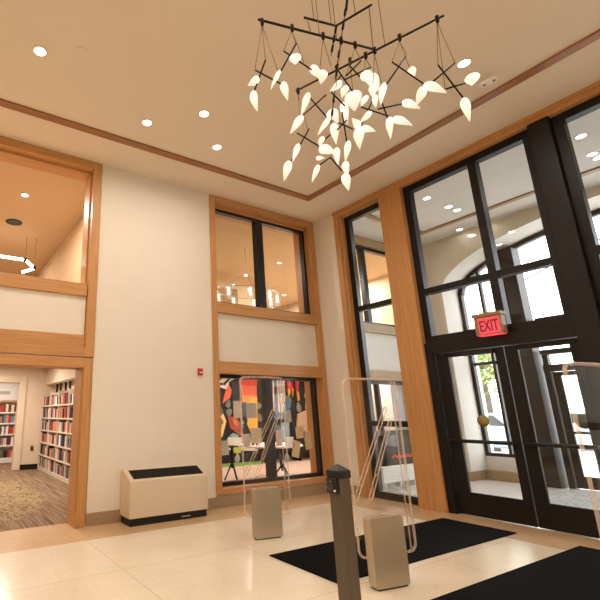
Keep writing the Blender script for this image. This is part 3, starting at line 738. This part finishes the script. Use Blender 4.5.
for x in (2.1, 3.45, 4.75):
    B(x-.03, x+.03, 4.55, 4.95, 0, .36).build('leg', BLACK, bn)
# draped white curtain + red neon squiggle seen through the vestibule's lower window
cu = MB(); c0 = on(391, 372, 1, 1.8); pts = []
for i in range(40): pts.append((c0.x-.1+i*.012, 1.8+.03*math.sin(i*1.3)))
vs = [(x, y, z) for z in (.02, 2.94) for x, y in pts]; cu.add(vs, [(i, i+1, i+41, i+40) for i in range(39)], smooth=True)
o = cu.build('curtain', pbr('white_curtain', 'DDE0E4', .8)); sm = o.modifiers.new('thick', 'SOLIDIFY'); sm.thickness = .006
tag(o, 'narrow white curtain hanging behind the vestibule\'s lower window', 'curtain')
q0, q1 = on(384, 458, 1, 1.2), on(425, 458, 1, 1.2)
kb = thing('display_cabinet', 'low black cabinet behind the vestibule\'s lower window carrying the red neon', 'cabinet', ((q0.x+q1.x)/2, 1.45, 0))
B(q0.x, q1.x, 1.215, 1.68, .06, .92).build('body', BLACK, kb, .006); B(q0.x-.02, q1.x+.02, 1.19, 1.7, .92, .95).build('top_panel', BRONZE, kb, .004); B(q0.x+.03, q1.x-.03, 1.25, 1.65, 0, .06).build('plinth', BLACK, kb)
path = [on(392+i*.9, 456.5+1.6*math.sin(i*1.35)-i*.06, 1, 1.2) for i in range(24)]
o = MB().tube(path, .011, 6).build('neon_squiggle', lamp_mat('red_neon', (1, .12, .06), 1.1)); tag(o, 'wavy red neon tube behind the vestibule\'s lower window', 'neon light')

# ================================================================== HALL OBJECTS
# convector cabinet
hx0, hx1 = -4.55, -3.25
hv = thing('convector_heater', 'putty-coloured convector cabinet on a black plinth against the wall', 'heater', ((hx0+hx1)/2, -.2, 0))
B(hx0+.02, hx1-.02, -.35, -.02, 0, .115).build('plinth', BLACK, hv)
prof = [(-.37, .10), (-.37, .585), (-.355, .60), (-.10, .715), (-.005, .715), (-.005, .10)]
MB().prism(prof, 0, hx0, hx1).build('cabinet', PUTTY, hv, .006)
sl = Vector((0, .255, .115)).normalized(); nrm = Vector((0, -sl.z, sl.y))
def slope(u0, u1, xa, xb, h0, h1):
    o_ = Vector((0, -.345, .6045)); m = MB(); vs = []
    for h in (h0, h1):
        for x, u in ((xa, u0), (xb, u0), (xb, u1), (xa, u1)):
            q = o_+sl*u+nrm*h; vs.append((x, q.y, q.z))
    return m.add(vs, [(0, 3, 2, 1), (4, 5, 6, 7), (0, 1, 5, 4), (1, 2, 6, 5), (2, 3, 7, 6), (3, 0, 4, 7)])
slope(.015, .245, hx0+.07, hx1-.05, -.004, .004).build('grille_well', BLACK, hv)
for k in range(8): slope(.028+k*.027, .036+k*.027, hx0+.08, hx1-.06, .004, .010).build('grille_bar', pbr('grille_black', '1B1917', .35) if k == 0 else bpy.data.materials['grille_black'], hv)
for k in range(5): slope(.02, .24, hx0+.3+k*.18, hx0+.306+k*.18, .004, .012).build('grille_rib', bpy.data.materials['grille_black'], hv)
tg = MB().box(-3.72, -3.58, -.40, -.36, .045, .052); o = tg.build('silver_valve_handle', STEEL, hv)
# fire alarm pull station
p = on(199.7, 372, 1, 0)
fa = thing('fire_alarm_station', 'small red fire alarm pull station on the wall left of the windows', 'fire alarm', (p.x, 0, p.z-.06))
B(p.x-.045, p.x+.045, -.04, 0, p.z-.06, p.z+.06).build('housing', RED, fa, .006)
B(p.x-.03, p.x+.03, -.052, -.04, p.z-.02, p.z).build('pull_handle', WHITE, fa, .003)
# exit sign
ex = thing('exit_sign', 'red lit exit sign in a tan housing hanging above the entrance doors', 'exit sign', (-.1, -3.29, 2.6))
HS = pbr('tan_housing', '9A7654', .5)
xs0, xs1, ys0, ys1, zs0, zs1 = -.16, -.03, -3.47, -3.10, 2.60, 2.87
m = MB().box(xs0, xs1, ys0, ys1, zs0, zs1); m.build('housing', HS, ex, .006)
B(xs0-.02, xs1, ys0-.015, ys1+.015, zs1, zs1+.05).build('canopy', HS, ex, .004)
MB().box(xs0+.03, xs1-.03, -3.31, -3.26, zs1+.05, zs1+.07).box(-.1, .0, -3.31, -3.26, zs1-.1, zs1-.06).build('bracket', HS, ex)
REDL = lamp_mat('red_sign_face', (1, .09, .10), 1.15)
B(xs0-.006, xs0, ys0+.03, ys1-.055, zs0+.012, zs1-.02).build('lit_face', REDL, ex)
B(xs0, xs1, ys0+.02, ys1-.02, zs0-.008, zs0).build('lit_underside', REDL, ex)
tc = bpy.data.curves.new('exit_letters', 'FONT'); tc.body = 'EXIT'; tc.size = .2; tc.align_x = 'CENTER'; tc.align_y = 'CENTER'; tc.extrude = .002; tc.offset = .003
to = bpy.data.objects.new('letters', tc); COL.objects.link(to)
bpy.context.view_layer.update()
dg = bpy.context.evaluated_depsgraph_get(); me = bpy.data.meshes.new_from_object(to.evaluated_get(dg)); bpy.data.objects.remove(to)
xw = [v.co.x for v in me.vertices]; sc_ = .255/(max(xw)-min(xw))
yc = (ys0+.03+ys1-.055)/2; ox, oy, oz = ex['_o']
for v in me.vertices:
    x, y, z = v.co; v.co = (xs0-.009-z-ox, yc-x*sc_-oy, zs0+.12+y*1.15-oz)
me.materials.clear(); me.materials.append(pbr('dark_red_letters', '7A2A20', .5))
lo = bpy.data.objects.new('exit_letters', me); COL.objects.link(lo); lo.parent = ex
# floor mats
o = MB().box(-3.72, -.45, -3.30, -2.34, 0, .012).build('entrance_mat', MATB, bevel=.004); tag(o, 'long black entrance mat running from behind the nearer gate to the left door leaf', 'mat')
o = MB().box(-3.72, -.48, -4.95, -3.95, 0, .012).build('entrance_mat', MATB, bevel=.004); tag(o, 'black entrance mat in the lower right corner of the photo', 'mat')

# security gates
def gate(loc, rotz, h, lab):
    g = thing('security_gate', lab, 'security gate', loc, rotz, 'clear library security gates'); local(g)
    W = .66; x0, x1 = -W/2+.03, W/2+.03; zb, r = .26, .07
    def outline(x0, x1, z0, z1, r, n=6):
        q = []
        for cx, cz, a0 in ((x1-r, z1-r, 0), (x0+r, z1-r, 90), (x0+r, z0+r, 180), (x1-r, z0+r, 270)):
            for i in range(n+1):
                a = math.radians(a0+90*i/n); q.append((cx+r*math.cos(a), cz+r*math.sin(a)))
        return q
    ol = outline(x0, x1, zb, h, r)
    MB().prism(outline(x0+.012, x1-.012, zb+.012, h-.012, r), 1, -.008, .008).build('clear_panel', ACRYL, g)
    MB().tube([(x, 0, z) for x, z in ol], .012, 10, closed=True).build('panel_edge', ACRE, g)
    bs = .195; bh = .59
    MB().prism(outline(-bs, bs, .012, bh, .03), 1, -.055, .035, smooth=False).build('base_cover', STEEL, g, .008)
    MB().prism(outline(-bs+.02, bs-.02, .012, bh-.015, .03), 1, .035, .06).build('back_cover', STEELD, g, .004)
    B(-bs+.03, bs-.03, -.045, .05, 0, .014).build('foot_plate', BLACK, g)
    B(-.02, .03, -.012, .012, bh, bh+.018).build('clamp', ACRE, g, .003)
    # slanting aerial loops inside the panel
    def strip(a, b):
        d = (Vector(b)-Vector(a)).normalized(); n = Vector((-d.y, d.x))*.018
        A, Bq = Vector(a), Vector(b)
        pth = [(A+n), (Bq+n), (Bq+d*.015), (Bq-n), (A-n), (A-d*.015)]
        MB().tube([(q.x, -.012, q.y) for q in pth], .007, 6, closed=True).build('aerial_loop', ACRE, g)
    strip((-.29, .74), (.18, 1.55)); strip((-.02, .95), (.22, 1.42)); strip((-.12, .74), (-.02, .93))
    MB().tube([(.30, .0, zb+.02), (.30, 0, h-.02)], .007, 6).build('aerial_wire', ACRE, g)
    return g
gate((-3.27, -1.78, 0), math.radians(-10), 1.99, 'clear security gate with metal base, farthest, in front of the lower back window')
gate((-3.375, -3.585, 0), math.radians(-10), 1.84, 'clear security gate with metal base, middle one, standing before the black mat')
gate((-3.325, -5.335, 0), math.radians(-8), 1.82, 'clear security gate cut by the right edge of the photo, nearest one')

# push-button bollard
bl = thing('push_button_bollard', 'dark bronze square bollard with a black cap and button box', 'bollard', deep(340, 560, 2.5).xy.to_3d(), math.radians(0)); bl['_o'] = [0, 0, 0]
c = deep(337.8, 466, 2.5); bl.location = (c.x, c.y, 0); bw_ = .042
B(-bw_, bw_, -bw_, bw_, 0, 1.165).build('post', STEELD, bl, .004)
MB().add([(-bw_-.006, -bw_-.006, 1.165), (bw_+.006, -bw_-.006, 1.165), (bw_+.006, bw_+.006, 1.165), (-bw_-.006, bw_+.006, 1.165),
          (-bw_-.006, -bw_-.006, 1.205), (bw_+.006, -bw_-.006, 1.205), (bw_+.006, bw_+.006, 1.205), (-bw_-.006, bw_+.006, 1.205), (0, 0, 1.24)],
         [(0, 3, 2, 1), (0, 1, 5, 4), (1, 2, 6, 5), (2, 3, 7, 6), (3, 0, 4, 7), (4, 5, 8), (5, 6, 8), (6, 7, 8), (7, 4, 8)]).build('cap', BLACK, bl, .004)
bt = B(-bw_-.022, -bw_, -.032, .040, 1.085, 1.165).build('button_box', BLACK, bl, .004)
MB().lathe([(0, 0), (.026, 0), (.026, .006), (.02, .010), (0, .010)], 20, (-bw_-.022, .005, 1.128), (-1, 0, 0)).build('round_lens', pbr('dark_lens', '2A2624', .15), bt)
MB().lathe([(0, 0), (.006, 0), (.006, .005), (0, .005)], 10, (-bw_-.022, -.022, 1.103), (-1, 0, 0)).build('button', WHITE, bt)
B(-bw_-.02, bw_+.02, -bw_-.02, bw_+.02, 0, .01).build('base_plate', STEELD, bl, .003)

# ------------------------------------------------------------------ ceiling fittings
def downlight(x, y, z, label, group, r=.068, power=0, col=WARM, spread=175, name='downlight'):
    d = thing(name, label, 'downlight', (x, y, z), group=group)
    MB().lathe([(r, -.001), (r+.018, -.001), (r+.016, -.008), (r, -.010), (r, -.001)], 28, (x, y, z), cap=False).build('trim_ring', VCEIL if group != 'hall downlights' else CEIL, d)
    MB().lathe([(0, -.002), (r, -.002), (r*.96, -.008), (0, -.011)], 28, (x, y, z)).build('lens', DL, d)
    if power: area((x, y, z-.03), power, r*2, col, spread=spread)
HALL = [((40, 51), 'downlight in the upper left corner of the photo, largest on the hall ceiling'), ((147, 122.5), 'hall ceiling downlight nearest the top of the doorway frame'), ((204, 113.5), 'upper right of the three grouped hall downlights'), ((217, 147), 'lowest of the three grouped hall downlights, nearest the back wall trim'), ((464, 63), 'hall ceiling downlight right of the chandelier')]
PH = 27
for (px, py), lab in HALL:
    c = on(px, py, 2, H); downlight(c.x, c.y, H, lab, 'hall downlights', power=PH if c.x > -3 or c.x < -6.2 else PH*.55)
for x, y in ((-1.9, -6.4), (-4.2, -6.75), (-3.6, -7.35), (-8.6, -2.0), (-8.6, -4.4), (-6.5, -6.75), (-8.6, -6.75), (-10, -1.42), (-6.3, -4.4)):
    downlight(x, y, H, 'hall ceiling downlight behind the camera', 'hall downlights', power=PH)
VD = [((426.7, 198), 'largest downlight in the vestibule ceiling right of the oak column'), ((448.5, 206.7), 'left of the close pair of vestibule downlights'), ((457, 210), 'right of the close pair of vestibule downlights'), ((466, 231.7), 'vestibule downlight below the ceiling trim, left one'), ((506, 229), 'vestibule downlight below the ceiling trim, right one'),
      ((581, 136), 'vestibule downlight right of the middle post, highest in the photo'), ((592, 154), 'vestibule downlight right of the middle post, left of a close pair'), ((598, 157.5), 'vestibule downlight at the right edge of the photo')]
for (px, py), lab in VD:
    c = on(px, py, 2, H); downlight(min(c.x, 3.3), c.y, H, lab, 'vestibule downlights', power=3 if c.x < 3 else .5, col=(1, .93, .85))
c = on(25, 195, 2, 5.72); downlight(c.x, c.y, 5.72, 'small downlight in the room above the doorway', 'upstairs downlights', power=70)
for x, y in ((-7.6, 2.2), (-6.2, 5.6)):
    downlight(x, y, 5.72, 'downlight upstairs hidden by the door frame', 'upstairs downlights', power=60)
for x, y in ((-1.6, 2.8), (2.0, 2.2), (3.8, 5.2), (4.2, 2.5)):  # no known fittings here; added to brighten the room behind the upper windows
    downlight(x, y, 5.72, 'unseen downlight added to light the room behind the upper windows', 'upstairs downlights', power=100, col=(1, .97, .95))
for x, y in ((-6.2, 1.8), (-6.2, 4.2), (-6.2, 6.2), (-5.2, 3), (-5.2, 5.6), (-5.3, 8.6)):  # out-of-view fittings, added because the library needs light
    downlight(x, y, 2.95, 'unseen downlight added to light the library', 'added library downlights', r=.08, power=40, col=(1, .87, .78))
for x, y in ((-1.5, 2.5), (.8, 3.6), (3.0, 3.6), (1, 1.5), (4.4, 2.5)):  # unseen ceiling lamps put in to light the art room
    downlight(x, y, 2.95, 'unseen downlight added to light the art room', 'added art room downlights', r=.08, power=42, col=(1, .88, .78))
c = on(82, 50, 2, H)
sp = thing('sprinkler_cover', 'flat round sprinkler cover plate on the hall ceiling beside the largest downlight', 'sprinkler', (c.x, c.y, H))
MB().lathe([(0, 0), (.055, 0), (.055, -.006), (.05, -.010), (0, -.010)], 24, (c.x, c.y, H)).build('cover_plate', CEIL, sp)
c = on(488, 80, 2, H)
sd = thing('smoke_detector', 'white oblong smoke detector on the hall ceiling beside the trim', 'smoke detector', (c.x, c.y, H), math.radians(100))
ol = [(.05+.06*math.cos(math.radians(a)), .06*math.sin(math.radians(a))) for a in range(-90, 91, 15)]+[(-.05+.06*math.cos(math.radians(a)), .06*math.sin(math.radians(a))) for a in range(90, 271, 15)]
MB().prism(ol, 2, -.045, 0).build('housing', WHITE, sd, .012)
for x in (-.06, .05): MB().lathe([(0, -.044), (.018, -.044), (.016, -.055), (0, -.057)], 14, (x, 0, 0)).build('sensor', pbr('sensor_grey', '8A8378', .4), sd)

# ------------------------------------------------------------------ chandelier
ZL = 4.85; ZU = 5.08
ch = thing('chandelier', 'branching black chandelier with many glowing white leaf shades', 'chandelier', (-3.8, -4.35, H))
def lb(px, py): return on(px, py, 2, ZL)
def bar(a, b, r=.0105): MB().tube([a, b], r, 10).build('bar', ROD, ch)
A0, A1, B0, B1 = lb(258, 19.5), lb(376, 50), lb(296, 91), lb(444, 15.5)
bar(A0, A1); bar(B0, B1)
U0, U1, U2 = on(304, 17.5, 2, ZU), on(336, 26, 2, ZU), on(372, 4.5, 2, ZU)
bar(U0, U1); bar(U1, U2)
CL = dict(a=(262, 23), b=(292, 29), c=(323, 37), d=(341, 41.5), e=(355, 46), f=(298, 92), g=(350, 62), h=(365.5, 56.5), i=(374.5, 51.5), j=(399.5, 38.5), k=(437, 20))
DEP = {}
for kx, (px, py) in CL.items():
    p = lb(px, py-2); DEP[kx] = (p-CAM).dot(fw)
    MB().lathe([(0, .02), (.016, .02), (.017, -.03), (.012, -.05), (0, -.06)], 12, p).build('clamp', ROD, ch)
def D(kx): return DEP[kx] if isinstance(kx, str) else kx
def cable(px0, py0, k0, px1, py1, k1, r=.0035):
    MB().tube([deep(px0, py0, D(k0)), deep(px1, py1, D(k1))], r, 5).build('cable', CABLE, ch)
def rod(x0_, y0_, x1_, y1_, k0, k1=None, r=.0075):
    MB().tube([deep(x0_, y0_, D(k0)), deep(x1_, y1_, D(k1 if k1 is not None else k0))], r, 6).build('rod', ROD, ch)
PROF = [(.12, 0), (.34, .05), (.51, .17), (.56, .31), (.49, .47), (.36, .63), (.22, .79), (.10, .92), (.015, 1.0)]
lr = random.Random(11)
def leaf(bx, by, tx, ty, wpx, kx, dz=None, flat=.62):
    d0 = D(kx); a = deep(bx, by, d0); b = deep(tx, ty, d0+(lr.uniform(-.07, .07) if dz is None else dz))
    ax = b-a; L = ax.length; wd = wpx*d0/F
    m = MB().lathe([(r*wd, z*L) for r, z in PROF], 14, a, ax, flat=flat)
    bend = ax.cross(Vector((lr.uniform(-1, 1), lr.uniform(-1, 1), .3))).normalized()*.13*L                    # the petals curl to one side
    m.v = [tuple(Vector(v)+bend*PROF[i//14][1]**2) for i, v in enumerate(m.v)]
    o = m.build('leaf_shade', LEAF, ch)
    g = o.data.attributes.new('glow', 'FLOAT', 'POINT')
    for i in range(len(o.data.vertices)): g.data[i].value = 0.92-.5*PROF[i//14][1]
# cables that hang the branches
for q in ((262, 25, 'a', 255, 69, 'a'), (262, 25, 'a', 265.5, 60, 'a'), (262, 25, 'a', 278, 71, 'a'), (292, 31, 'b', 283.5, 51, 'b'), (292, 31, 'b', 296, 44, 'b'), (292, 31, 'b', 304, 62, 'b'),
          (298, 94, 'f', 300, 116, 'f'), (298, 94, 'f', 308, 130, 'f'), (323, 39, 'c', 320, 68, 'c'), (323, 39, 'c', 331, 66, 'c'), (341, 44, 'd', 336, 88, 'd'), (355, 48, 'e', 349, 66, 'e'), (355, 48, 'e', 361, 61, 'e'),
          (350, 64, 'g', 344, 80, 'g'), (350, 64, 'g', 353, 92, 'g'), (365.5, 59, 'h', 371, 67, 'h'), (365.5, 59, 'h', 363, 74, 'h'), (374.5, 54, 'i', 372, 100, 'i'), (374.5, 54, 'i', 382, 86, 'i'),
          (399.5, 41, 'j', 392, 62, 'j'), (399.5, 41, 'j', 407, 55, 'j'), (399.5, 41, 'j', 410, 69, 'j'), (437, 22, 'k', 438, 65, 'k'), (437, 22, 'k', 445, 89, 'k'), (437, 22, 'k', 455, 63, 'k')):
    cable(*q)
# suspension cables up to the ceiling canopy
for k, p in enumerate((U0*.7+U1*.3, U1*.85+U0*.15, U1*.45+U2*.55, A0*.35+A1*.65, A0*.5+A1*.5, B0*.35+B1*.65)):
    MB().tube([p, (p.x, p.y, H-.02)], .004, 5).build('cable', CABLE, ch)
    MB().lathe([(0, 0), (.03, 0), (.028, -.02), (0, -.022)], 16, (p.x, p.y, H)).build('ceiling_cap', ROD, ch)
for p, q in ((on(369, 6, 2, ZU), lb(373, 49)), (on(307, 18.5, 2, ZU), lb(311, 34))):
    MB().tube([p, q], .005, 6).build('cable', CABLE, ch)
# beaded stems in the middle
def stem(x0_, y0_, x1_, y1_, k0, k1, n):
    a, b = deep(x0_, y0_, D(k0)), deep(x1_, y1_, D(k1)); m = MB().tube([a, b], .004, 6)
    for i in range(n):
        c = a.lerp(b, (i+.15)/n); ax = (b-a).normalized(); m.lathe([(0, -.03), (.011, -.03), (.012, .02), (.008, .035), (0, .035)], 10, c, ax)
    m.build('stem', ROD, ch)
stem(345.5, 10, 335, 79, 4.05, 4.15, 5); stem(336, 28, 331, 56, 3.98, 4.05, 3); stem(347, 0, 346, 12, 4.0, 4.05, 2); stem(337, 70, 331, 124, 4.15, 4.2, 4)
for q in ((255, 70, 281, 84, 'a'), (265.5, 60, 254, 92, 'a'), (283.5, 51, 312, 70, 'b'), (296, 44, 281, 71, 'b'), (301, 117, 326, 95, 'f', 4.4), (310, 98, 331, 122, 'f', 4.5), (297, 133, 322, 148, 'f', 4.6), (309, 129, 290, 163, 'f'),
          (335, 66, 353, 92, 'c'), (349, 65, 361, 78, 'g'), (344, 80, 371, 67, 'g'), (346, 76, 361, 61, 'e'), (318, 166, 331, 157, 4.5), (330, 157, 342, 171, 4.5), (342, 112, 347, 143, 4.3), (331, 92, 345, 106, 'd'), (361, 107, 391, 117, 4.1),
          (378, 109, 402, 104, 4.0, 'j'), (374, 97, 361, 126, 4.2), (382, 103, 388, 119, 4.1), (392, 62, 424, 84, 'j'), (407, 55, 384, 88, 'j'), (438, 65, 464, 99, 'k'), (455, 63, 430, 84, 'k'), (446, 89, 469, 82, 'k'), (324, 140, 334, 132, 4.5), (337, 130, 347, 120, 4.3), (353, 129, 332, 120, 4.3), (341, 75, 331, 92, 4.2)):
    rod(*q)
for q in ((259, 79, 247, 84, 10, 'a'), (253, 91, 255, 112, 8.5, 'a'), (280, 71, 269, 88, 6.5, 'a'), (282, 82, 290, 100, 7.5, 'a'),
          (295, 56, 296, 61, 10.5, 'b', -.16), (311, 66, 323, 80, 8.5, 'b'), (324, 70, 319, 84, 10, 'b'),
          (308, 93, 303, 115, 8, 4.5), (301, 116, 293, 134, 10, 'f'), (298, 144, 295, 162, 7, 'f'), (290, 161, 282, 181, 9, 'f'),
          (330, 110, 337, 124, 11.5, 4.3), (330, 118, 315, 134, 7.5, 4.4), (334, 123, 335, 145, 7.5, 4.35), (322, 137, 321, 147, 6.5, 4.5), (320, 147, 335, 155, 11, 4.5), (316, 158, 325, 159, 5.5, 4.5), (336, 148, 338, 164, 7, 4.5), (319, 165, 310, 183, 7, 4.5),
          (345, 162, 346, 176, 7.5, 4.5), (344, 174, 351, 190, 9, 4.5), (343, 102, 347, 125, 7, 4.3), (348, 141, 348, 162, 7, 4.3),
          (352, 91, 356, 111, 15, 4.0), (346, 86, 342, 97, 8.5, 4.1), (366, 96, 362, 108, 7, 4.1), (341, 82, 331, 92, 9, 4.15),
          (363, 72, 374, 84, 11, 'h'), (370, 74, 378, 92, 11, 'h', .02), (374, 84, 371, 98, 9, 'i'), (384, 83, 379, 108, 7, 'j'), (375, 95, 375, 109, 6, 4.1),
          (371, 111, 361, 124, 8, 4.2), (360, 127, 351, 119, 8.5, 4.2), (359, 127, 358, 149, 10.5, 4.2), (362, 127, 375, 133, 7.5, 4.2),
          (389, 117, 391, 138, 7, 4.1), (393, 118, 412, 124, 8.5, 4.1), (403, 101, 419, 109, 8.5, 'j'), (425, 87, 414, 105, 10.5, 'k'), (424, 84, 447, 91, 9.5, 'k'), (411, 67, 414, 79, 7, 'j'), (472, 76, 473, 82, 12, 'k', -.15), (463, 98, 472, 121, 8, 'k')):
    leaf(*q)
# ================================================================== WORLD, VIEW
w = bpy.data.worlds.new('overcast'); S.world = w; w.use_nodes = True
bg = w.node_tree.nodes['Background']; bg.inputs[0].default_value = (.96, .98, 1, 1); bg.inputs[1].default_value = 7.0
S.view_settings.view_transform = 'Standard'; S.view_settings.look = 'None'; S.view_settings.gamma = 1; S.view_settings.use_curve_mapping = False
S.view_settings.exposure = 0
for o in bpy.data.objects:
    if '_o' in o: del o['_o']
